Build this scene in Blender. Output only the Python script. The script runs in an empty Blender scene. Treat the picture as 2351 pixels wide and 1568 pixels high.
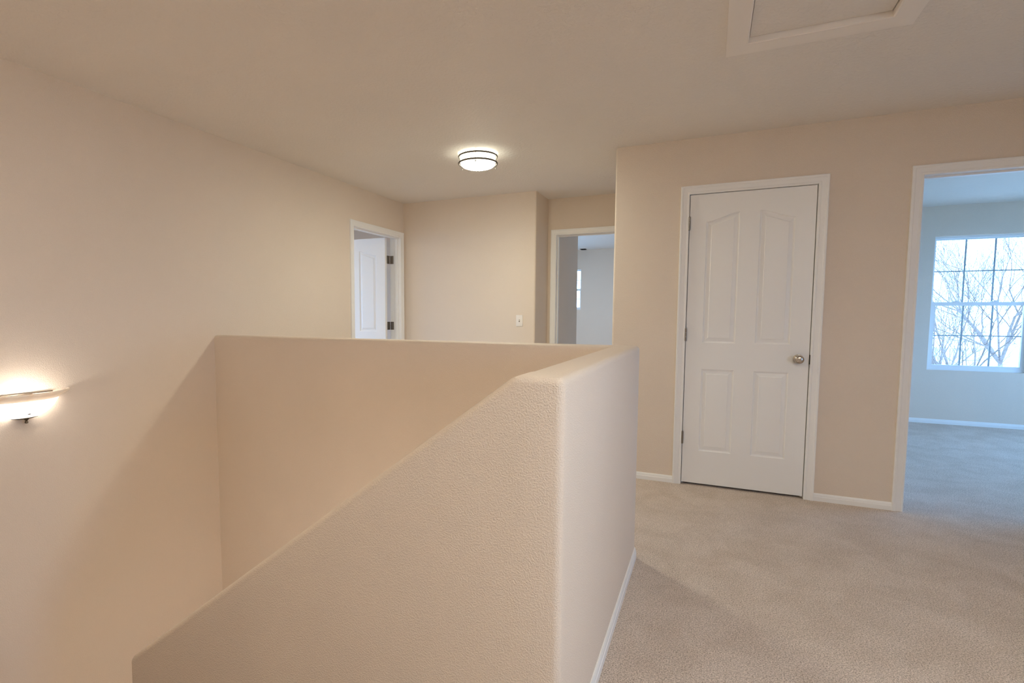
import bpy, bmesh, math, random
from mathutils import Vector, Matrix
random.seed(7)
C = bpy.context.scene.collection
sc = bpy.context.scene

# ------------------------------------------------------------------ camera
YAW, PITCH, ROLL = .4287, .0739, .0032
F, CX, CY, H = 1213.5168, 1074.9024, 811.5604, 1.2125
cam = bpy.data.cameras.new('camera'); co = bpy.data.objects.new('camera', cam); C.objects.link(co)
cam.sensor_fit = 'HORIZONTAL'; cam.sensor_width = 36; cam.lens = 36 * F / 2351
cam.shift_x = (1175.5 - CX) / 2351; cam.shift_y = -(784 - CY) / 2351
cam.clip_start = .05; cam.clip_end = 200
c, s = math.cos(YAW), math.sin(YAW)
r = Vector((c, s, 0)); fw = Vector((-s, c, 0)); up = Vector((0, 0, 1))
f2 = fw * math.cos(PITCH) - up * math.sin(PITCH); u2 = fw * math.sin(PITCH) + up * math.cos(PITCH)
r3 = r * math.cos(ROLL) + u2 * math.sin(ROLL); u3 = -r * math.sin(ROLL) + u2 * math.cos(ROLL)
m = Matrix((r3, u3, -f2)).transposed().to_4x4(); m.translation = (0, 0, H); co.matrix_world = m
sc.camera = co

# ------------------------------------------------------------------ world, daylight, exposure
SKY = (.27, .545, 1.0); SKY_S = 13.6
WARM = (1, .78, .56)
LAMP = {'hall': 151, 'landing': 270, 'side': 132, 'far': 166, 'loft': 71, 'stair': 52}      # diffuser strengths; every lamp but hall is an added, unseen fill
LAMP_C = {'hall': (1, .98, .80), 'landing': (1, .94, .80), 'side': (1, .90, .76), 'far': (.92, .95, 1), 'loft': (1, .80, .55), 'stair': (1, .88, .70)}
BAND = {'hall': 5.0, 'landing': 16.0, 'side': 26.0, 'far': 14.0, 'loft': 14.0, 'stair': 12.0}   # drum sides and outer domes
WELL_FILL_S = 110.0  # strength of the unseen fill sconce added in the stairwell
BULB_S, BULB_C = 115.0, (1, .93, .84)
BOWL_S, BOWL_C = 4.8, (1, .95, .88)                      # the glass bowl itself glows
w = bpy.data.worlds.new('world'); sc.world = w; w.use_nodes = True
bg = w.node_tree.nodes['Background']; bg.inputs[0].default_value = (*SKY, 1); bg.inputs[1].default_value = SKY_S
vs = sc.view_settings; vs.view_transform = 'Standard'; vs.look = 'None'; vs.gamma = 1; vs.use_curve_mapping = False
vs.exposure = 0.13
cy = sc.cycles
cy.use_denoising = True; cy.max_bounces = 14; cy.diffuse_bounces = 10; cy.transparent_max_bounces = 16
cy.sample_clamp_indirect = 6; cy.caustics_reflective = False; cy.caustics_refractive = False; cy.use_adaptive_sampling = False

def portal(loc, rot, sx, sy):           # tells the sky sampler where the window openings are; gives off nothing itself
    l = bpy.data.lights.new('window_portal', 'AREA'); l.shape = 'RECTANGLE'; l.size = sx; l.size_y = sy
    l.cycles.is_portal = True
    o = bpy.data.objects.new('window_portal', l); C.objects.link(o); o.location = loc; o.rotation_euler = rot

# ------------------------------------------------------------------ plan (metres)
XL, Y1, X1, Y2, X3, Y3, CE = -3.111, 5.0837, -1.593, 5.5059, -.6655, 4.0364, 2.422
HW, YH0, YH1, XH0, XH1, YF = 1.063, 2.5887, 2.6988, -.4350, -.3081, 1.2199
EX, SLOPE = -1.984, .7560
T = .12; LOW = -2.75
XE, YS = 3.4, -3.2                       # east and south outer walls of the landing
BW, BE, BN = .98, 4.6, 7.56              # bedroom
FW, FN = -3.111, 9.95                     # far room

# ------------------------------------------------------------------ materials
def mat(name, col, rough=.6, metal=0, spec=.3):
    m = bpy.data.materials.new(name); m.use_nodes = True
    b = m.node_tree.nodes['Principled BSDF']
    b.inputs['Base Color'].default_value = (*col, 1); b.inputs['Roughness'].default_value = rough
    b.inputs['Metallic'].default_value = metal; b.inputs['Specular IOR Level'].default_value = spec
    return m
def texco(nt, world=True):
    if world:
        g = nt.nodes.new('ShaderNodeNewGeometry'); return g.outputs['Position']
    return nt.nodes.new('ShaderNodeTexCoord').outputs['Object']
def noise(nt, co, scale, detail=3, rough=.5, dist=0):
    n = nt.nodes.new('ShaderNodeTexNoise'); n.inputs['Scale'].default_value = scale
    n.inputs['Detail'].default_value = detail; n.inputs['Roughness'].default_value = rough
    n.inputs['Distortion'].default_value = dist
    nt.links.new(co, n.inputs['Vector']); return n.outputs['Fac']
def ramp(nt, fac, a, ca, b, cb):
    n = nt.nodes.new('ShaderNodeValToRGB'); e = n.color_ramp.elements
    e[0].position = a; e[0].color = (*ca, 1); e[1].position = b; e[1].color = (*cb, 1)
    nt.links.new(fac, n.inputs['Fac']); return n.outputs['Color']
def bump(nt, h, dist, strength=1, normal=None):
    n = nt.nodes.new('ShaderNodeBump'); n.inputs['Distance'].default_value = dist; n.inputs['Strength'].default_value = strength
    nt.links.new(h, n.inputs['Height'])
    if normal: nt.links.new(normal, n.inputs['Normal'])
    return n.outputs['Normal']
def paint(name, col, scale, dist, rough=.55, var=.015):
    m = mat(name, col, rough, spec=.25); nt = m.node_tree; b = nt.nodes['Principled BSDF']; p = texco(nt)
    n1 = noise(nt, p, scale, 2, .5, .3)
    r1 = ramp(nt, n1, .42, (0, 0, 0), .62, (1, 1, 1))
    nt.links.new(bump(nt, r1, dist), b.inputs['Normal'])
    n2 = noise(nt, p, 1.7, 3)
    nt.links.new(ramp(nt, n2, .3, tuple(x * (1 - var) for x in col), .7, tuple(min(1, x * (1 + var)) for x in col)), b.inputs['Base Color'])
    return m
WALL = (.74, .65, .555)
M = {}
M['wall'] = paint('beige_orange_peel_paint', WALL, 240, .0006)
M['ceil'] = paint('ceiling_knockdown_paint', (.77, .735, .69), 55, .0009, .7)
M['white'] = mat('white_trim_paint', (.83, .835, .83), .38, spec=.4)
M['ceil_trim'] = mat('ceiling_trim_paint', (.83, .79, .74), .5, spec=.3)
M['vinyl'] = mat('white_vinyl', (.82, .84, .86), .4, spec=.4)
M['grille'] = mat('grille_bar_backlit', (.38, .47, .54), .5)  # white bars; their backlit shade is put into this blue-grey
M['nickel'] = mat('satin_nickel', (.50, .46, .41), .25, 1)
M['hinge'] = mat('steel_hinge', (.27, .24, .21), .4, .9)
M['bronze'] = mat('dark_bronze', (.16, .13, .10), .38, 1)
M['grey'] = mat('brushed_grey_metal', (.16, .145, .125), .45, .7)
M['dark'] = mat('unlit_gap', (.03, .025, .02), .9)
M['plastic'] = mat('switch_plastic', (.80, .765, .72), .35, spec=.45)
M['bark'] = mat('pale_bark', (.20, .165, .14), .85)
nt = M['bark'].node_tree
nt.links.new(ramp(nt, noise(nt, texco(nt), 9, 4), .3, (.17, .125, .105), .7, (.28, .215, .185)), nt.nodes['Principled BSDF'].inputs['Base Color'])

m = mat('beige_cut_pile_carpet', (.5, .42, .34), .95, spec=.08); nt = m.node_tree; b = nt.nodes['Principled BSDF']; p = texco(nt)
fine = noise(nt, p, 215, 3, .7, .4); mid = noise(nt, p, 75, 2, .5, .6); big = noise(nt, p, 4.2, 5, .62, .5)
col = ramp(nt, fine, .36, (.42, .345, .28), .60, (.97, .85, .765))
patch = ramp(nt, big, .38, (.90, .885, .865), .62, (1.0, 1.0, 1.0))
mx = nt.nodes.new('ShaderNodeMix'); mx.data_type = 'RGBA'; mx.blend_type = 'MULTIPLY'; mx.inputs[0].default_value = 1
nt.links.new(col, mx.inputs[6]); nt.links.new(patch, mx.inputs[7]); nt.links.new(mx.outputs[2], b.inputs['Base Color'])
n1 = bump(nt, mid, .006, .7); nt.links.new(bump(nt, fine, .008, .9, n1), b.inputs['Normal'])
M['carpet'] = m

m = mat('frosted_grass', (.15, .15, .13), .95); nt = m.node_tree
nt.links.new(ramp(nt, noise(nt, texco(nt), .9, 6), .35, (.26, .25, .22), .65, (.42, .41, .38)), nt.nodes['Principled BSDF'].inputs['Base Color'])
M['ground'] = m

def glow(name, col, strength, body=(.9, .88, .84)):
    m = mat(name, body, .35); b = m.node_tree.nodes['Principled BSDF']
    b.inputs['Emission Color'].default_value = (*col, 1); b.inputs['Emission Strength'].default_value = strength
    return m
for k_ in LAMP: M['lamp_' + k_] = glow('lit_frosted_diffuser_' + k_, LAMP_C[k_], LAMP[k_]); M['band_' + k_] = glow('lit_drum_side_' + k_, LAMP_C[k_], BAND[k_])
def alabaster(name, strength):
    m = bpy.data.materials.new(name); m.use_nodes = True; nt = m.node_tree; nt.nodes.clear()
    out = nt.nodes.new('ShaderNodeOutputMaterial'); tr = nt.nodes.new('ShaderNodeBsdfTranslucent'); df = nt.nodes.new('ShaderNodeBsdfDiffuse')
    gl = nt.nodes.new('ShaderNodeBsdfGlossy'); gl.inputs['Roughness'].default_value = .2
    mx1 = nt.nodes.new('ShaderNodeMixShader'); mx2 = nt.nodes.new('ShaderNodeMixShader'); mx1.inputs[0].default_value = .45; mx2.inputs[0].default_value = .06
    ccol = ramp(nt, noise(nt, texco(nt), 14, 3, .5, 1.5), .35, (.95, .86, .76), .7, (.98, .94, .88))
    nt.links.new(ccol, tr.inputs[0]); nt.links.new(ccol, df.inputs[0])
    nt.links.new(tr.outputs[0], mx1.inputs[1]); nt.links.new(df.outputs[0], mx1.inputs[2])
    nt.links.new(mx1.outputs[0], mx2.inputs[1]); nt.links.new(gl.outputs[0], mx2.inputs[2])
    em = nt.nodes.new('ShaderNodeEmission'); em.inputs[0].default_value = (*BOWL_C, 1); em.inputs[1].default_value = strength
    ad = nt.nodes.new('ShaderNodeAddShader'); nt.links.new(mx2.outputs[0], ad.inputs[0]); nt.links.new(em.outputs[0], ad.inputs[1])
    nt.links.new(ad.outputs[0], out.inputs[0]); return m
M['alabaster_lit'] = alabaster('glowing_alabaster_glass', BOWL_S); M['alabaster'] = alabaster('alabaster_glass', 0)
M['alabaster_well_fill'] = alabaster('stairwell_fill_glow', WELL_FILL_S)  # glow of the added stairwell fill
M['bulb'] = glow('lit_bulb', BULB_C, BULB_S)

m = bpy.data.materials.new('window_glass'); m.use_nodes = True; nt = m.node_tree; nt.nodes.clear()
out = nt.nodes.new('ShaderNodeOutputMaterial'); a = nt.nodes.new('ShaderNodeBsdfTransparent'); g = nt.nodes.new('ShaderNodeBsdfGlossy')
g.inputs['Roughness'].default_value = .02; fr = nt.nodes.new('ShaderNodeFresnel'); ge = nt.nodes.new('ShaderNodeNewGeometry'); ior = nt.nodes.new('ShaderNodeMapRange')   # thin pane: the same reflectance entering and leaving
ior.inputs['To Min'].default_value = 1.45; ior.inputs['To Max'].default_value = 1 / 1.45
nt.links.new(ge.outputs['Backfacing'], ior.inputs['Value']); nt.links.new(ior.outputs['Result'], fr.inputs[0])
mm = nt.nodes.new('ShaderNodeMixShader'); nt.links.new(fr.outputs[0], mm.inputs[0]); nt.links.new(a.outputs[0], mm.inputs[1]); nt.links.new(g.outputs[0], mm.inputs[2])
nt.links.new(mm.outputs[0], out.inputs[0]); M['glass'] = m

# ------------------------------------------------------------------ helpers
def obj(name, bm, m, parent=None, smooth=None):
    me = bpy.data.meshes.new(name)
    bmesh.ops.recalc_face_normals(bm, faces=bm.faces)
    if smooth is not None:
        for f in bm.faces: f.smooth = True
    bm.to_mesh(me); bm.free(); me.materials.append(m)
    if smooth is not None: me.set_sharp_from_angle(angle=math.radians(smooth))
    o = bpy.data.objects.new(name, me); C.objects.link(o)
    if parent: o.parent = parent
    return o
def tag(o, label=None, cat=None, kind=None, group=None):
    for k, v in (('label', label), ('category', cat), ('kind', kind), ('group', group)):
        if v: o[k] = v
    return o
def empty(name, loc, rz=0):
    o = bpy.data.objects.new(name, None); C.objects.link(o); o.location = loc; o.rotation_euler = (0, 0, rz); o.empty_display_size = .1
    return o
def box(bm, x0, x1, y0, y1, z0, z1, bev=0, seg=2):
    vs_ = [bm.verts.new((x, y, z)) for x in (x0, x1) for y in (y0, y1) for z in (z0, z1)]
    fs = [bm.faces.new([vs_[i] for i in q]) for q in ((0, 1, 3, 2), (4, 6, 7, 5), (0, 4, 5, 1), (2, 3, 7, 6), (0, 2, 6, 4), (1, 5, 7, 3))]
    if bev:
        es = list({e for f in fs for e in f.edges})
        bmesh.ops.bevel(bm, geom=es, offset=bev, segments=seg, affect='EDGES', profile=.5)
    return vs_
def boxobj(name, dims, m, parent=None, bev=0):
    bm = bmesh.new(); box(bm, *dims, bev=bev); return obj(name, bm, m, parent, 40 if bev else None)
def lathe(bm, prof, n=48, cx=0, cy=0, sx=1, sy=1, a0=0, a1=2 * math.pi):
    full = abs(a1 - a0 - 2 * math.pi) < 1e-6
    cnt = n if full else n + 1; rings = []
    for (rr, z) in prof:
        if rr < 1e-6: rings.append([bm.verts.new((cx, cy, z))]); continue
        rings.append([bm.verts.new((cx + rr * sx * math.cos(a0 + (a1 - a0) * i / n), cy + rr * sy * math.sin(a0 + (a1 - a0) * i / n), z)) for i in range(cnt)])
    for A, B in zip(rings, rings[1:]):
        for i in range(n if full else n):
            j = (i + 1) % cnt if full else i + 1
            q = [A[i] if len(A) > 1 else A[0], A[j] if len(A) > 1 else A[0], B[j] if len(B) > 1 else B[0], B[i] if len(B) > 1 else B[0]]
            q = [v for k, v in enumerate(q) if v not in q[:k]]
            if len(q) > 2: bm.faces.new(q)
def tube(bm, p0, p1, r0, r1=None, n=8, cap=True):
    r1 = r0 if r1 is None else r1; p0 = Vector(p0); p1 = Vector(p1); d = (p1 - p0).normalized()
    a = d.orthogonal().normalized(); b_ = d.cross(a)
    A = [bm.verts.new(p0 + (a * math.cos(2 * math.pi * i / n) + b_ * math.sin(2 * math.pi * i / n)) * r0) for i in range(n)]
    B = [bm.verts.new(p1 + (a * math.cos(2 * math.pi * i / n) + b_ * math.sin(2 * math.pi * i / n)) * r1) for i in range(n)]
    for i in range(n): bm.faces.new((A[i], A[(i + 1) % n], B[(i + 1) % n], B[i]))
    if cap: bm.faces.new(A[::-1]); bm.faces.new(B)
def torus(bm, R, z, rr_, hh, n=64, cx=0, cy=0):            # a flat ring band of oval section
    prof = [(R + rr_ * math.cos(t), z + hh * math.sin(t)) for t in [2 * math.pi * k / 10 for k in range(11)]]
    rings = [[bm.verts.new((cx + q * math.cos(2 * math.pi * i / n), cy + q * math.sin(2 * math.pi * i / n), zz)) for i in range(n)] for q, zz in prof[:-1]]
    for k in range(10):
        A, B = rings[k], rings[(k + 1) % 10]
        for i in range(n): bm.faces.new((A[i], A[(i + 1) % n], B[(i + 1) % n], B[i]))

# ------------------------------------------------------------------ shell
def wall(name, label, axis, p0, p1, a0, a1, z0, z1, holes=(), round_at=None, ob=None):
    """axis 'x': the wall runs along x between y=p0..p1; axis 'y': runs along y between x=p0..p1. holes (a,b,zlo,zhi)."""
    bm = bmesh.new()
    def b_(s0, s1, q0, q1):
        if s1 - s0 < 1e-4 or q1 - q0 < 1e-4: return
        if axis == 'x': box(bm, s0, s1, p0, p1, q0, q1)
        else: box(bm, p0, p1, s0, s1, q0, q1)
    cur = a0
    for (h0, h1, lo, hi) in sorted(holes):
        b_(cur, h0, z0, z1); b_(h0, h1, z0, lo); b_(h0, h1, hi, z1); cur = h1
    b_(cur, a1, z0, z1)
    if round_at:
        es = [e for e in bm.edges if all(abs(v.co.x - round_at[0]) < 1e-4 and abs(v.co.y - round_at[1]) < 1e-4 for v in e.verts)]
        bmesh.ops.bevel(bm, geom=es, offset=.016, segments=5, affect='EDGES', profile=.5)
    o = obj(name, bm, M['wall'], None, 30)
    return tag(o, label, 'wall', 'structure')

# floor (carpet), with the stairwell left open
bm = bmesh.new()
box(bm, XH0 + .02, 4.8, YS - .12, 10.1, -.3, 0)
box(bm, XL - .06, XH0 + .02, YH0 + .05, 10.1, -.3, 0)
box(bm, -6.4, XL - .06, 2.3, 6.5, -.3, 0)
box(bm, XL - .06, XH0 + .02, YS - .12, -.06, -.3, 0)
tag(obj('floor', bm, M['carpet']), 'beige cut-pile carpet covering the landing and bedroom', 'floor', 'structure')
# ceiling with the attic opening cut out
HX0, HX1, HY1 = .0244, .7151, 2.8142; FRW = .088; HY0 = HY1 - .94
bm = bmesh.new(); ix0, ix1, iy0, iy1 = HX0 + FRW - .004, HX1 - FRW + .004, HY0 + FRW - .004, HY1 - FRW + .004
box(bm, -6.5, ix0, YS - .2, 10.2, CE, CE + .12); box(bm, ix1, 4.9, YS - .2, 10.2, CE, CE + .12)
box(bm, ix0, ix1, YS - .2, iy0, CE, CE + .12); box(bm, ix0, ix1, iy1, 10.2, CE, CE + .12)
tag(obj('ceiling', bm, M['ceil']), 'beige textured drywall ceiling', 'ceiling', 'structure')

DH = 2.044                                 # door opening height
wall('wall_left', 'long beige wall at left running down into the stairwell', 'y', XL - T, XL, YS - .12, 6.45, LOW, CE, [(4.1600, 5.0215, 0, DH + .012)])
wall('wall_back', 'beige back wall of the hall with a switch', 'x', Y1, Y1 + T, XL, X1, 0, CE, round_at=(X1, Y1))
wall('wall_return', 'short return beside the far doorway', 'y', X1 - T, X1, Y1 + T, Y2 + T, 0, CE)
wall('wall_far', 'narrow beige wall around the far doorway', 'x', Y2, Y2 + T, X1, X3 + T, 0, CE, [(-1.512, -.715, 0, DH + .012)])
wall('wall_closet_side', 'side of the closet facing the far doorway', 'y', X3, X3 + T, Y3 + T, Y2, 0, CE)
wall('wall_closet', 'beige wall holding the closet door and the bedroom doorway', 'x', Y3, Y3 + T, X3, XE + T, 0, CE,
     [(-.170, .609, 0, DH + .012), (1.111, 1.905, 0, DH + .012)], round_at=(X3, Y3))
wall('wall_east', 'outer wall of the landing', 'y', XE, XE + T, YS, Y3, 0, CE, [(-.6, .5, .62, 2.08)])
wall('wall_south', 'wall behind the landing', 'x', YS - T, YS, XL, XE + T, 0, CE)
wall('wall_stair_side', 'wall beside the upper stair flight', 'x', -T, 0, XL, -.62, LOW, CE)
# bedroom
WX0, WX1, WZ0, WZ1 = 2.240, 3.098, .604, 2.090
wall('wall_bedroom_back', 'bedroom wall with the gridded window', 'x', BN, BN + .15, BW - T, BE + T, -.3, CE, [(WX0, WX1, WZ0, WZ1), (3.34, 4.20, WZ0, WZ1)])
wall('wall_bedroom_left', 'wall between closet and bedroom', 'y', BW - T, BW, Y3 + T, BN, 0, CE)
wall('wall_bedroom_right', 'right wall of the bedroom', 'y', BE, BE + T, Y3 + T, BN, -.3, CE, [(4.8, 7.0, WZ0, WZ1)])
wall('wall_bedroom_front', 'front wall of the bedroom past the landing', 'x', Y3, Y3 + T, XE + T, BE + T, -.3, CE)
# far room
wall('wall_far_room_back', 'back wall of the far room', 'x', FN, FN + .15, FW - .15, BW, -.3, CE, [(-2.985, -2.229, 1.305, 2.06)])
wall('wall_far_room_left', 'left wall of the far room with an added window', 'y', FW - .15, FW, 6.45, FN, -.3, CE, [(7.0, 9.0, .15, 2.25)])
wall('wall_far_room_right', 'right wall of the far room', 'y', BW - T, BW, BN + .15, FN, -.3, CE)
wall('wall_far_room_entry', 'short wall inside the far doorway', 'y', -1.64, -1.525, Y2 + T, 6.60, 0, CE)
wall('wall_far_room_front', 'front wall of the far room', 'x', Y2, Y2 + T, XL, X1 - T, -.3, CE)
wall('wall_far_room_front_right', 'closet back wall', 'x', Y2, Y2 + T, X3 + T, BW - T, 0, CE)
# left room
wall('wall_side_room_back', 'back wall of the left room', 'x', 6.40, 6.40 + T, -6.4, XL - T, -.3, CE)
wall('wall_side_room_left', 'outer wall of the left room', 'y', -6.4, -6.25, 2.4, 6.4, -.3, CE, [(2.9, 4.4, .50, 2.10)])
wall('wall_side_room_front', 'front wall of the left room', 'x', 2.28, 2.4, -6.4, XL - T, -.3, CE)

# half walls round the stairwell: one drywalled body with rounded corners
def half_wall():
    bm = bmesh.new()
    ezt = HW - SLOPE * (XH0 - EX)
    P = [(XL - .02, YH1, HW), (XH1, YH1, HW), (XH1, YF, HW), (XH0, YF, HW), (EX, YF, ezt), (EX, YF + T, ezt), (XH0, YF + T, HW), (XH0, YH0, HW), (XL - .02, YH0, HW)]
    tv = [bm.verts.new(p) for p in P]; bv = [bm.verts.new((p[0], p[1], LOW)) for p in P]
    n = len(P)
    for i in range(n): bm.faces.new((tv[i], tv[(i + 1) % n], bv[(i + 1) % n], bv[i]))
    bm.faces.new([tv[i] for i in (3, 4, 5, 6)])
    bm.faces.new([tv[i] for i in (0, 1, 7, 8)]); bm.faces.new([tv[i] for i in (1, 2, 3, 6, 7)])
    bm.faces.new([bv[i] for i in (3, 4, 5, 6)]); bm.faces.new([bv[i] for i in (0, 1, 7, 8)]); bm.faces.new([bv[i] for i in (1, 2, 3, 6, 7)])
    bmesh.ops.recalc_face_normals(bm, faces=bm.faces)
    bm.edges.ensure_lookup_table(); es = []
    for e in bm.edges:
        if len(e.link_faces) != 2: continue
        a, b2 = e.verts
        if a.co.z < LOW + .01 and b2.co.z < LOW + .01: continue
        if abs(a.co.x - (XL - .02)) < 1e-4 and abs(b2.co.x - (XL - .02)) < 1e-4: continue
        ang = e.calc_face_angle_signed()
        if ang > .3: es.append(e)
    bmesh.ops.bevel(bm, geom=es, offset=.021, segments=6, affect='EDGES', profile=.5, clamp_overlap=True)
    o = obj('wall_half_height', bm, M['wall'], None, 35)
    return tag(o, 'beige half-height wall around the stairwell with a sloping end', 'half wall', 'structure')
half_wall()

# carpeted stairs
bm = bmesh.new(); z = 0; x = XH0 + .02
prof = [(x, LOW), (x, -.02)]
box(bm, -.50, XH0 + .015, 0.0, YF, LOW, 0, .012)
for k in range(1, 7):
    x1 = -.50 - .25 * (k - 1); box(bm, x1 - .275 if k < 6 else x1 - .25, x1, 0.0, YF, LOW, -.19 * k, .01)
box(bm, XL, -1.75, 0.0, YH0, LOW, -1.14)
for k in range(1, 6):
    x0 = -1.75 + .25 * (k - 1); box(bm, x0, x0 + .262, YF + T, YH0, LOW, -1.14 - .19 * k, .01)
tag(obj('floor_stairs', bm, M['carpet'], None, 40), 'carpeted stair flights inside the stairwell', 'stairs', 'structure')

# ------------------------------------------------------------------ baseboards
BBH, BBT = .050, .011
def bb_prof(t=BBT, h=BBH): return [(0, 0), (t, 0), (t, h * .55), (t * .8, h * .62), (t * .8, h * .8), (t * .35, h), (0, h)]
def baseboard(name, pts, side, label):
    """pts: 2-D polyline on the wall face, side=+1 if the board stands to the left of the path."""
    bm = bmesh.new(); P = [Vector(p) for p in pts]; rings = []
    for i, p in enumerate(P):
        d0 = (P[i] - P[i - 1]).normalized() if i else None; d1 = (P[i + 1] - P[i]).normalized() if i < len(P) - 1 else None
        n0 = Vector((-d0.y, d0.x)) * side if d0 else None; n1 = Vector((-d1.y, d1.x)) * side if d1 else None
        if n0 and n1: nn = (n0 + n1) / (1 + n0.dot(n1))
        else: nn = n0 or n1
        rings.append([bm.verts.new((p.x + nn.x * w_, p.y + nn.y * w_, h_)) for w_, h_ in bb_prof()])
    k = len(rings[0])
    for A, B in zip(rings, rings[1:]):
        for i in range(k): bm.faces.new((A[i], A[(i + 1) % k], B[(i + 1) % k], B[i]))
    bm.faces.new(rings[0]); bm.faces.new(rings[-1][::-1])
    return tag(obj(name, bm, M['white'], None, 30), label, 'baseboard', 'structure')
rr = .021
corner = [(XH1 - rr + rr * math.sin(a), YH1 - rr + rr * math.cos(a)) for a in [math.pi / 2 * k / 4 for k in range(5)]]
baseboard('baseboard_half_wall', [(XL, YH1)] + corner + [(XH1, YF + .0)], 1, 'white baseboard along the foot of the half-height wall')
rc = .016
ccl = [(X3 + rc - rc * math.sin(a), Y3 + rc - rc * math.cos(a)) for a in [math.pi / 2 * k / 4 for k in range(5)]]
baseboard('baseboard_closet_left', [(-.214, Y3)] + ccl + [(X3, Y2)], 1, 'white baseboard left of the closet door')
baseboard('baseboard_closet_right', [(.653, Y3), (1.067, Y3)], -1, 'white baseboard between the closet door and the bedroom doorway')
baseboard('baseboard_landing_right', [(1.95, Y3), (XE, Y3), (XE, YS), (XL, YS)], -1, 'white baseboard on the right side of the landing')
baseboard('baseboard_bedroom', [(BW, 5.1), (BW, BN), (BE, BN), (BE, Y3 + T)], -1, 'white baseboard around the bedroom')
baseboard('baseboard_hall_back', [(XL, 5.066), (XL, Y1), (X1, Y1), (X1, Y2)], -1, 'white baseboard on the back wall of the hall')
baseboard('baseboard_hall_left', [(XL, YH1), (XL, 4.116)], -1, 'white baseboard on the left hall wall')
baseboard('baseboard_far_room', [(FW, 6.5), (FW, FN), (BW - T, FN)], -1, 'white baseboard in the far room')

# ------------------------------------------------------------------ doors
CW = .057
def casing_mesh(bm, a0, a1, zt, wdt=CW):
    prof = [(0, 0), (0, .008), (.004, .0105), (.012, .0105), (.016, .0085), (.030, .0115), (.040, .0125), (.044, .015), (.053, .016), (wdt, .014), (wdt, 0)]
    rings = []
    for w_, d in prof:
        rings.append([bm.verts.new(p) for p in ((a0 - w_, -d, 0), (a0 - w_, -d, zt + w_), (a1 + w_, -d, zt + w_), (a1 + w_, -d, 0))])
    for A, B in zip(rings, rings[1:]):
        for i in range(3): bm.faces.new((A[i], A[i + 1], B[i + 1], B[i]))
    bm.faces.new([q[0] for q in rings]); bm.faces.new([q[3] for q in rings][::-1])
def flip(bm, depth):                           # turn a casing to the other face of the wall
    for v in bm.verts: v.co.y = depth - v.co.y
def slab_mesh(width, height=2.025, th=.035):
    """hinge edge at x=0, slab towards +x, faces at y=0 and y=th; moulded panels on both faces"""
    k = width / .745; pans = []
    def arch(x0, x1, zlo, zl, zr):
        N = 12
        def ring(off):
            a0, a1 = x0 + off, x1 - off
            pts = [(a0 + (a1 - a0) * i / N, zlo + off) for i in range(N + 1)]
            for i in range(N + 1):
                xx = a1 + (a0 - a1) * i / N; t = (x1 - xx) / (x1 - x0); q = t * t * (3 - 2 * t) * .7 + t * .3
                pts.append((xx, zr + (zl - zr) * q - off))
            return pts
        return ring
    L = (.106 * k, .311 * k); R = (.430 * k, .633 * k)
    pans = [arch(L[0], L[1], 1.004, 1.835, 1.892), arch(R[0], R[1], 1.004, 1.892, 1.835),
            arch(L[0], L[1], .236, .818, .818), arch(R[0], R[1], .236, .818, .818)]
    bm = bmesh.new()
    for side in (0, 1):
        Y = th if side else 0; sg = -1 if side else 1
        outer = [bm.verts.new((x_, Y, z_)) for x_, z_ in ((0, 0), (width, 0), (width, height), (0, height))]
        edges = [bm.edges.new((outer[i], outer[(i + 1) % 4])) for i in range(4)]
        for P in pans:
            rings = []
            for off, dep in ((0, 0), (.003, .0045), (.009, .0085), (.013, .0090), (.033, .0045), (.0355, .0015), (.040, .0012)):
                rings.append([bm.verts.new((q[0], Y + sg * dep, q[1])) for q in P(off)])
            n = 26
            for A, B in zip(rings, rings[1:]):
                for i in range(n): bm.faces.new((A[i], A[(i + 1) % n], B[(i + 1) % n], B[i]))
            R_ = rings[-1]
            for i in range(12): bm.faces.new((R_[i], R_[i + 1], R_[24 - i], R_[25 - i]))
            edges += [bm.edges.get((rings[0][i], rings[0][(i + 1) % n])) for i in range(n)]
        bmesh.ops.triangle_fill(bm, use_beauty=True, use_dissolve=False, edges=edges)
        if side: o2 = outer
        else: o1 = outer
    for i in range(4): bm.faces.new((o1[i], o1[(i + 1) % 4], o2[(i + 1) % 4], o2[i]))
    return bm
def hinge(parent, x, y, z, leaf=None):
    bm = bmesh.new()
    for k in range(3): tube(bm, (x, y, z - .044 + .0295 * k), (x, y, z - .044 + .0295 * k + .0285), .0066, n=14)
    lathe(bm, [(0, z + .050), (.004, z + .0485), (.005, z + .0445), (0, z + .0445)], 12, x, y)
    if leaf == 'open':
        box(bm, x - .030, x, y + .0045, y + .007, z - .044, z + .044); box(bm, x + .003, x + .0055, y - .030, y, z - .044, z + .044)
    return obj('hinge', bm, M['hinge'], parent, 40)
def knob(parent, x, y, z, sg=-1, base=0):
    bm = bmesh.new()
    pr = [(0, 0), (.029, 0), (.031, .003), (.030, .006), (.016, .010), (.0115, .014), (.0115, .026), (.016, .031), (.0245, .038), (.0275, .046), (.0268, .053), (.0225, .0585), (.0135, .0615), (0, .0625)]
    lathe(bm, pr, 36)
    for v in bm.verts: v.co = Vector((x + v.co.x, base + sg * v.co.z, z + v.co.y))
    return obj('door_knob', bm, M['nickel'], parent, 50)
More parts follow.
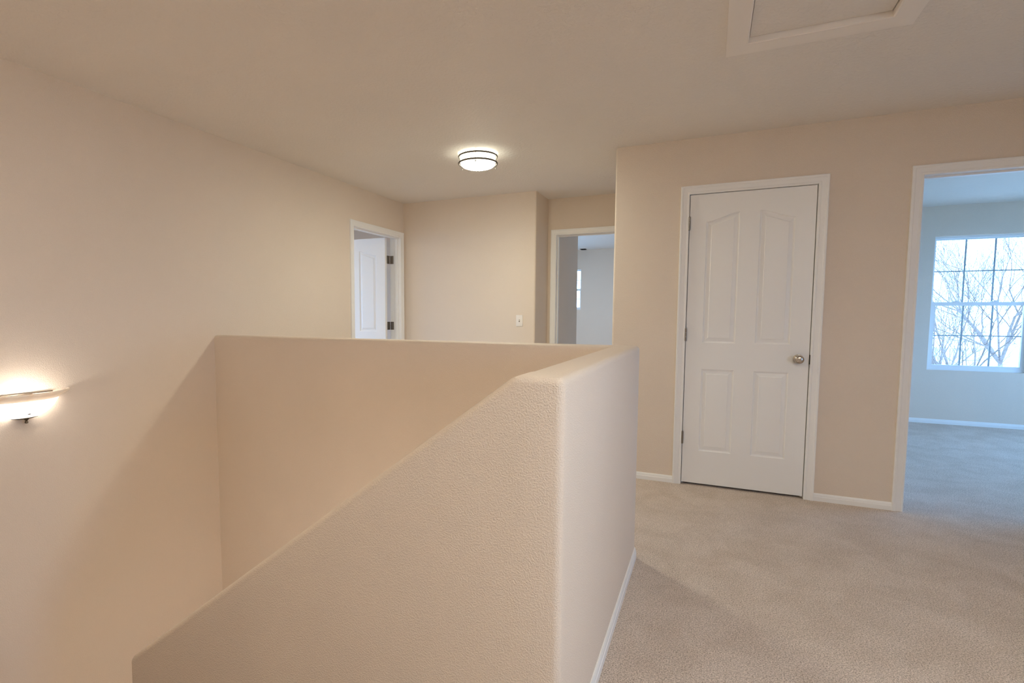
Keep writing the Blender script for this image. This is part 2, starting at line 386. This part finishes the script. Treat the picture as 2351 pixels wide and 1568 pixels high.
def door(name, label, a0, a1, place, rz, slab=None, zt=DH, th=T, far_side=True):
    """local frame: x along the wall, y into the wall (0 = near face)"""
    e = tag(empty(name, place, rz), label, 'door', 'structure')
    bm = bmesh.new(); casing_mesh(bm, a0, a1, zt); obj('casing', bm, M['white'], e, 25)
    if far_side:
        bm = bmesh.new(); casing_mesh(bm, a0, a1, zt); flip(bm, th); obj('casing', bm, M['white'], e, 25)
    bm = bmesh.new(); j = .0125
    box(bm, a0 - j, a0, .0, th, 0, zt); box(bm, a1, a1 + j, .0, th, 0, zt); box(bm, a0 - j, a1 + j, .0, th, zt, zt + .0115)
    obj('jamb', bm, M['white'], e)
    return e
# 1: the closed closet door
e = door('door_1', 'closed white four-panel closet door with arched upper panels and a satin knob', -.157, .5965, (0, Y3, 0), 0, far_side=False)
bm = slab_mesh(.745, 2.024); o = obj('door_slab', bm, M['white'], e, 12); o.location = (-.1529, .003, .0165)
for z in (1.828, 1.058, .325): hinge(o, -.001, -.0125, z)
knob(o, .5325 + .1529, 0, .927 - .0165)
boxobj('strike_plate', (.5945, .5985, -.0085, .012, .895, .957), M['dark'], e)
bm = bmesh.new(); box(bm, -.157, -.145, .0415, .055, 0, DH); box(bm, .5845, .5965, .0415, .055, 0, DH); box(bm, -.145, .5845, .0415, .055, DH - .012, DH)
obj('door_stop', bm, M['white'], e)

def stops(e, a0, a1, y0, zt=DH):
    bm = bmesh.new(); box(bm, a0, a0 + .011, y0, y0 + .034, 0, zt); box(bm, a1 - .011, a1, y0, y0 + .034, 0, zt); box(bm, a0 + .011, a1 - .011, y0, y0 + .034, zt - .011, zt)
    obj('door_stop', bm, M['white'], e)
# 2: bedroom doorway, door swung back inside the room
e = door('door_2', 'open doorway with white casing leading to the blue-lit bedroom', 1.124, 1.892, (0, Y3, 0), 0)
stops(e, 1.124, 1.892, .045)
bm = slab_mesh(.762, 2.024); o = obj('door_slab', bm, M['white'], e, 12); o.location = (1.124 + .038, T + .006, .0165); o.rotation_euler = (0, 0, math.radians(91))
for z in (1.82, 1.06, .335):
    h = hinge(e, 1.1245, T - .012, z)
knob(o, .70, 0, .91, -1, 0); knob(o, .70, 0, .91, 1, .035)
for z in (1.83, .352):
    boxobj('hinge_leaf', (1.1235, 1.1262, .084, .114, z - .045, z + .045), M['hinge'], e)
# 3: doorway of the left room, door open at a right angle, hinged on the far jamb
e = door('door_3', 'white doorway in the left wall with its panel door standing open', 4.1725, 5.0085, (XL, 0, 0), math.radians(90))
stops(e, 4.1725, 5.0085, .030)
bm = slab_mesh(.806, 2.024); o = obj('door_slab', bm, M['white'], e, 12)
o.location = (4.984 - .035, T + .016, .0165); o.rotation_euler = (0, 0, math.radians(91.5))
for v in o.data.vertices: v.co.y -= .0
def hinge_open(parent, z):
    bm = bmesh.new()
    for k in range(3): tube(bm, (4.994, T + .008, z - .044 + .0295 * k), (4.994, T + .008, z - .044 + .0295 * k + .0285), .006, n=14)
    box(bm, 5.0060, 5.0085, T - .034, T + .006, z - .044, z + .044)
    box(bm, 4.949, 4.990, T + .0125, T + .0150, z - .044, z + .044)
    return obj('hinge', bm, M['hinge'], parent, 40)
for z in (1.808, 1.084, .345): hinge_open(e, z)
knob(o, .745, 0, .91, -1, 0); knob(o, .745, 0, .91, 1, .035)
# 4: far doorway
e = door('door_4', 'open doorway with white casing at the far end of the hall', -1.499, -.728, (0, Y2, 0), 0)
stops(e, -1.499, -.728, .045)

# ------------------------------------------------------------------ windows
def window(name, label, place, rz, W, Hh, thick=.15, cols=3, fr=.022, st=.034, d0=.050):
    """local frame: x along the wall from the left jamb seen from inside, y outward, z from the sill"""
    e = tag(empty(name, place, rz), label, 'window', 'structure')
    def ring(bm, x0, x1, z0, z1, y0, y1, l, r_, b_, t):
        box(bm, x0, x0 + l, y0, y1, z0, z1); box(bm, x1 - r_, x1, y0, y1, z0, z1); box(bm, x0 + l, x1 - r_, y0, y1, z0, z0 + b_); box(bm, x0 + l, x1 - r_, y0, y1, z1 - t, z1)
    bm = bmesh.new(); ring(bm, 0, W, 0, Hh, d0, thick + .01, fr, fr, fr, fr)
    obj('window_frame', bm, M['vinyl'], e)
    zc = Hh * .4985
    for nm, y0, z0, z1, s_, bt, tt in (('lower_sash', d0 + .006, fr, zc + .020, st, .036, .040), ('upper_sash', d0 + .042, zc - .018, Hh - fr, .018, .036, .014)):
        x0, x1 = fr, W - fr
        bm = bmesh.new(); ring(bm, x0, x1, z0, z1, y0, y0 + .030, s_, s_, bt, tt)
        sash = obj(nm, bm, M['vinyl'], e)
        gx0, gx1, gz0, gz1 = x0 + s_, x1 - s_, z0 + bt, z1 - tt
        boxobj('glass_pane', (gx0, gx1, y0 + .0125, y0 + .0165, gz0, gz1), M['glass'], sash)
        bm = bmesh.new()
        lx0, lx1 = fr + st, W - fr - st
        for k in range(1, cols):
            xx = lx0 + (lx1 - lx0) * k / cols; box(bm, xx - .0075, xx + .0075, y0 + .0168, y0 + .022, gz0, gz1)
        zz = (gz0 + gz1) / 2; box(bm, gx0 + .0003, gx1 - .0003, y0 + .0172, y0 + .0226, zz - .006, zz + .006)
        obj('grille', bm, M['grille'], sash)
    for q in (.27, .66):
        bm = bmesh.new(); box(bm, W * q - .03, W * q + .03, d0 + .006, d0 + .03, zc + .020, zc + .030, .003); box(bm, W * q - .006, W * q + .034, d0 + .010, d0 + .022, zc + .030, zc + .038, .003)
        obj('sash_lock', bm, M['vinyl'], e, 40)
    return e
window('window_1', 'white double-hung bedroom window with a three-by-four grille', (WX0, BN, WZ0), 0, WX1 - WX0, WZ1 - WZ0)
window('window_2', 'bright small window at the left end of the far room back wall', (-2.985, FN, 1.305), 0, .756, .755, fr=.012, st=.016)
window('window_3', 'window of the left room', (-6.25, 2.9, .50), math.radians(90), 1.5, 1.6)
window('window_4', 'window of the landing behind the viewer', (XE, .5, .62), math.radians(-90), 1.1, 1.46, T)
window('window_5', 'unseen extra bedroom window beside the first, added for daylight', (3.34, BN, WZ0), 0, .86, WZ1 - WZ0)  # added out of view to let more sky into the bedroom
window('window_6', 'unseen wide window added in the right wall of the bedroom for daylight', (BE, 7.0, WZ0), math.radians(-90), 2.2, WZ1 - WZ0, T, 6)  # extra glazing out of view, added to brighten the bedroom
window('window_7', 'unseen tall window added in the left wall of the far room for daylight', (FW, 7.0, .15), math.radians(90), 2.0, 2.1)  # hidden from the camera; added to light the far room
PN = [('bed', ((WX0 + WX1) / 2, BN + .17, (WZ0 + WZ1) / 2), (math.radians(-90), 0, 0), WX1 - WX0, WZ1 - WZ0),
      ('bed', (3.77, BN + .17, (WZ0 + WZ1) / 2), (math.radians(-90), 0, 0), .86, WZ1 - WZ0),
      ('bed', (BE + T + .02, 5.9, (WZ0 + WZ1) / 2), (0, math.radians(90), 0), WZ1 - WZ0, 2.2),
      ('far', (FW - .17, 8.0, 1.2), (0, math.radians(-90), 0), 2.1, 2.0),
      ('far', (-2.607, FN + .17, 1.68), (math.radians(-90), 0, 0), .756, .755),
      ('left', (-6.42, 3.65, 1.3), (0, math.radians(-90), 0), 1.6, 1.5),
      ('loft', (XE + T + .02, -.05, 1.35), (0, math.radians(90), 0), 1.46, 1.1)]
for g_, *a_ in PN: portal(*a_)

# ------------------------------------------------------------------ attic hatch
e = tag(empty('attic_hatch', ((HX0 + HX1) / 2, (HY0 + HY1) / 2, CE)), 'white-framed attic access hatch set into the ceiling near the top right', 'hatch')
cxh, cyh = (HX0 + HX1) / 2, (HY0 + HY1) / 2
bm = bmesh.new(); a, b2 = (HX1 - HX0) / 2, (HY1 - HY0) / 2
prof = [(0, .020), (0, -.010), (.006, -.0125), (.020, -.011), (.060, -.014), (.078, -.017), (FRW, -.016), (FRW, 0)]
rings = []
for w_, d in prof:
    aa, bb_ = a - FRW + w_, b2 - FRW + w_
    rings.append([bm.verts.new(p) for p in ((-aa, -bb_, d), (aa, -bb_, d), (aa, bb_, d), (-aa, bb_, d))])
for A, B in zip(rings, rings[1:]):
    for i in range(4): bm.faces.new((A[i], A[(i + 1) % 4], B[(i + 1) % 4], B[i]))
obj('hatch_frame', bm, M['ceil_trim'], e, 25)
bm = bmesh.new(); box(bm, -a + FRW + .004, a - FRW - .004, -b2 + FRW + .004, b2 - FRW - .003, .013, .032)
obj('hatch_panel', bm, M['ceil'], e)
bm = bmesh.new(); box(bm, -a - .02, a + .02, -b2 - .02, b2 + .02, .125, .14); obj('hatch_shaft_cover', bm, M['dark'], e)

# ------------------------------------------------------------------ ceiling light
def ceiling_lamp(x, y, mkey, label):
    e = tag(empty('ceiling_light', (x, y, CE)), label, 'lamp')
    bm = bmesh.new(); lathe(bm, [(0, 0), (.120, 0), (.120, -.006), (0, -.006)], 48); obj('ceiling_pan', bm, M['white'], e, 40)
    bm = bmesh.new()
    lathe(bm, [(.128, -.003), (.1325, -.008), (.1325, -.072), (.131, -.0785)], 64); obj('drum_side', bm, M[mkey.replace('lamp_', 'band_')], e, 60)
    bm = bmesh.new()
    pf = [(.131 * math.cos(t), -.078 - .034 * math.sin(t)) for t in [math.pi / 2 * k / 16 for k in range(17)]]
    ci = next(i for i, p in enumerate(pf) if p[0] < .118)
    lathe(bm, pf[:ci + 1], 64); obj('diffuser_rim', bm, M[mkey.replace('lamp_', 'band_')], e, 60)
    bm = bmesh.new(); lathe(bm, pf[ci:], 64); obj('diffuser', bm, M[mkey], e, 60)
    for z in (-.024, -.074):
        bm = bmesh.new(); torus(bm, .1455, z, .0045, .0068); obj('metal_ring', bm, M['grey'], e, 60)
    for k in range(3):
        an = math.radians(-98 + 120 * k + 25); px, py = .1495 * math.cos(an), .1495 * math.sin(an)
        bm = bmesh.new(); tube(bm, (px, py, -.001), (px, py, -.088), .0022, n=10)
        lathe(bm, [(0, -.100), (.003, -.0985), (.0045, -.094), (.0035, -.089), (0, -.086)], 12, px, py)
        obj('support_rod', bm, M['grey'], e, 50)
ceiling_lamp(-1.637, 3.748, 'lamp_hall', 'round flush ceiling light in the hall, glowing white with two slim grey metal rings')
ceiling_lamp(1.0, .5, 'lamp_landing', 'unseen fill lamp added over the landing beside the viewer, shaped as a flush ceiling light')  # added fill for the half wall and landing, out of view
ceiling_lamp(-1.75, .42, 'lamp_stair', 'unseen fill lamp added above the upper stair flight, shaped as a flush ceiling light')  # added out of view to brighten the stairwell and sloping wall
ceiling_lamp(.5, -1.9, 'lamp_loft', 'unseen fill lamp added at the south end of the landing, shaped as a flush ceiling light')  # added fill behind the camera
ceiling_lamp(-4.9, 3.5, 'lamp_side', 'unseen fill lamp added inside the left room, shaped as a flush ceiling light')  # added out of view to brighten and warm the open door leaf
ceiling_lamp(-2.0, 7.7, 'lamp_far', 'unseen fill lamp added inside the far room, shaped as a flush ceiling light')  # added out of view to brighten the far room walls

# ------------------------------------------------------------------ wall sconce
def sconce(loc, rz, label, mk, lit):
    e = tag(empty('wall_sconce', loc, rz), label, 'lamp')
    outer = [(.020, -.116), (.065, -.113), (.100, -.104), (.120, -.088), (.139, -.068), (.152, -.047), (.161, -.030), (.174, -.018), (.195, -.008), (.208, -.001), (.214, .006)]
    inner = [(r_ - .004, z_ + .004) for r_, z_ in outer[::-1]]
    for nm, pr, mm_ in (('bowl_shell', outer[:7], mk), ('bowl_lip', outer[6:] + [(.211, .0095)], 'alabaster'), ('bowl_lining', [(.211, .0095)] + inner, 'alabaster')):
        bm = bmesh.new(); lathe(bm, pr, 48, sx=.62, sy=1, a0=-math.pi / 2, a1=math.pi / 2)
        for v in bm.verts: v.co.x = max(v.co.x, 0) + .002
        obj(nm, bm, M[mm_], e, 60)
    bm = bmesh.new(); lathe(bm, [(0, -.124), (.034, -.122), (.056, -.117), (.058, -.114), (0, -.114)], 28, .03, 0, .5, 1)
    lathe(bm, [(0, -.145), (.006, -.143), (.008, -.137), (.004, -.131), (.008, -.126), (.012, -.121), (0, -.121)], 18, .042, 0)
    obj('finial', bm, M['bronze'], e, 50)
    bm = bmesh.new(); box(bm, 0, .006, -.05, .05, -.10, .0, .002); box(bm, .004, .055, -.009, .009, -.105, -.099); obj('back_plate', bm, M['bronze'], e, 40)
    bm = bmesh.new(); box(bm, .003, .008, -.175, .140, -.004, .001); obj('mounting_bar', bm, M['bronze'], e)
    bm = bmesh.new(); lathe(bm, [(0, -.098), (.015, -.098), (.015, -.070), (0, -.070)], 20, .058, 0); obj('socket', bm, M['bronze'], e, 40)
    bm = bmesh.new(); bmesh.ops.create_uvsphere(bm, u_segments=20, v_segments=14, radius=.021)
    for v in bm.verts: v.co = Vector((v.co.x + .058, v.co.y, v.co.z * 1.15 - .047))
    obj('bulb', bm, M['bulb'], e, 60)
sconce((XL, 1.445, .81), 0, 'lit alabaster glass bowl sconce with bronze fitting on the left wall', 'alabaster_lit', True)
sconce((-1.25, YF + T, -.50), math.pi / 2, 'unseen fill light shaped as a bowl sconce, added on the hidden side of the sloping wall', 'alabaster_well_fill', True)  # added where the camera cannot see it, to lift the stairwell walls

# ------------------------------------------------------------------ light switch
e = tag(empty('light_switch', (-1.7545, Y1, 1.150)), 'white toggle switch plate on the back wall of the hall', 'switch')
bm = bmesh.new(); box(bm, -.035, .035, -.0065, 0, -.0575, .0575, .0025); obj('switch_plate', bm, M['plastic'], e, 40)
bm = bmesh.new(); box(bm, -.0055, .0055, -.0075, -.0060, -.0125, .0125); obj('toggle_slot', bm, M['hinge'], e)
bm = bmesh.new(); box(bm, -.0045, .0045, -.016, -.006, -.001, .009, .0015); obj('toggle', bm, M['plastic'], e, 40)
for z in (-.030, .030):
    bm = bmesh.new(); tube(bm, (0, -.0062, z), (0, -.0075, z), .003, n=12); obj('screw', bm, M['plastic'], e, 40)

# ------------------------------------------------------------------ ceiling vent in the far room
e = tag(empty('ceiling_vent', (-2.175, 9.86, CE)), 'small dark ceiling vent in the corner of the far room', 'vent')
boxobj('vent_frame', (-.05, .05, -.06, .06, -.008, 0), M['grey'], e)
for k in range(5): boxobj('louvre', (-.042, .042, -.05 + .022 * k, -.042 + .022 * k, -.014, -.008), M['dark'], e)

# ------------------------------------------------------------------ outside: ground and bare trees
bm = bmesh.new(); box(bm, -60, 60, -60, 90, -3.1, -3.0)
tag(obj('ground', bm, M['ground']), 'pale ground outside below the windows', 'ground', 'structure')
def tree(x, y, h, seed, label, lean=0):
    rnd = random.Random(seed); bm = bmesh.new()
    def grow(p, d, L, rad, lev):
        n = 3; q = p
        for i in range(n):
            d = (d + Vector((rnd.uniform(-.16, .16), rnd.uniform(-.16, .16), rnd.uniform(-.02, .10)))).normalized()
            q2 = q + d * L / n; r0 = rad * (1 - .28 * i / n); r1 = rad * (1 - .28 * (i + 1) / n)
            tube(bm, q, q2, r0, r1, 7 if lev < 2 else (5 if lev < 3 else 3), False)
            q = q2
            if lev < 5 and (lev > 0 or i == n - 1):
                kids = 1 if i < n - 1 else (4 if lev > 2 else 3)
                if lev == 0: kids = 5
                for _ in range(kids):
                    ax = d.orthogonal().normalized(); ax = Matrix.Rotation(rnd.uniform(0, 6.28), 3, d) @ ax
                    nd = (Matrix.Rotation(math.radians(rnd.uniform(16, 42)), 3, ax) @ d)
                    nd.z = nd.z * .9 + .06
                    grow(q, nd.normalized(), L * rnd.uniform(.62, .82), rad * .72 * rnd.uniform(.5, .8), lev + 1)
    grow(Vector((0, 0, 0)), Vector((lean, 0, 1)).normalized(), h * .30, h * .0085, 0)
    o = obj('bare_tree', bm, M['bark'], None); o.location = (x, y, -3.0)
    return tag(o, label, 'tree')
tree(4.2, 12.2, 6.9, 3, 'leafless tree closest outside the bedroom window, toward its left panes')
tree(8.3, 21.5, 9.2, 11, 'leafless tree farther outside, behind the right panes of the bedroom window')
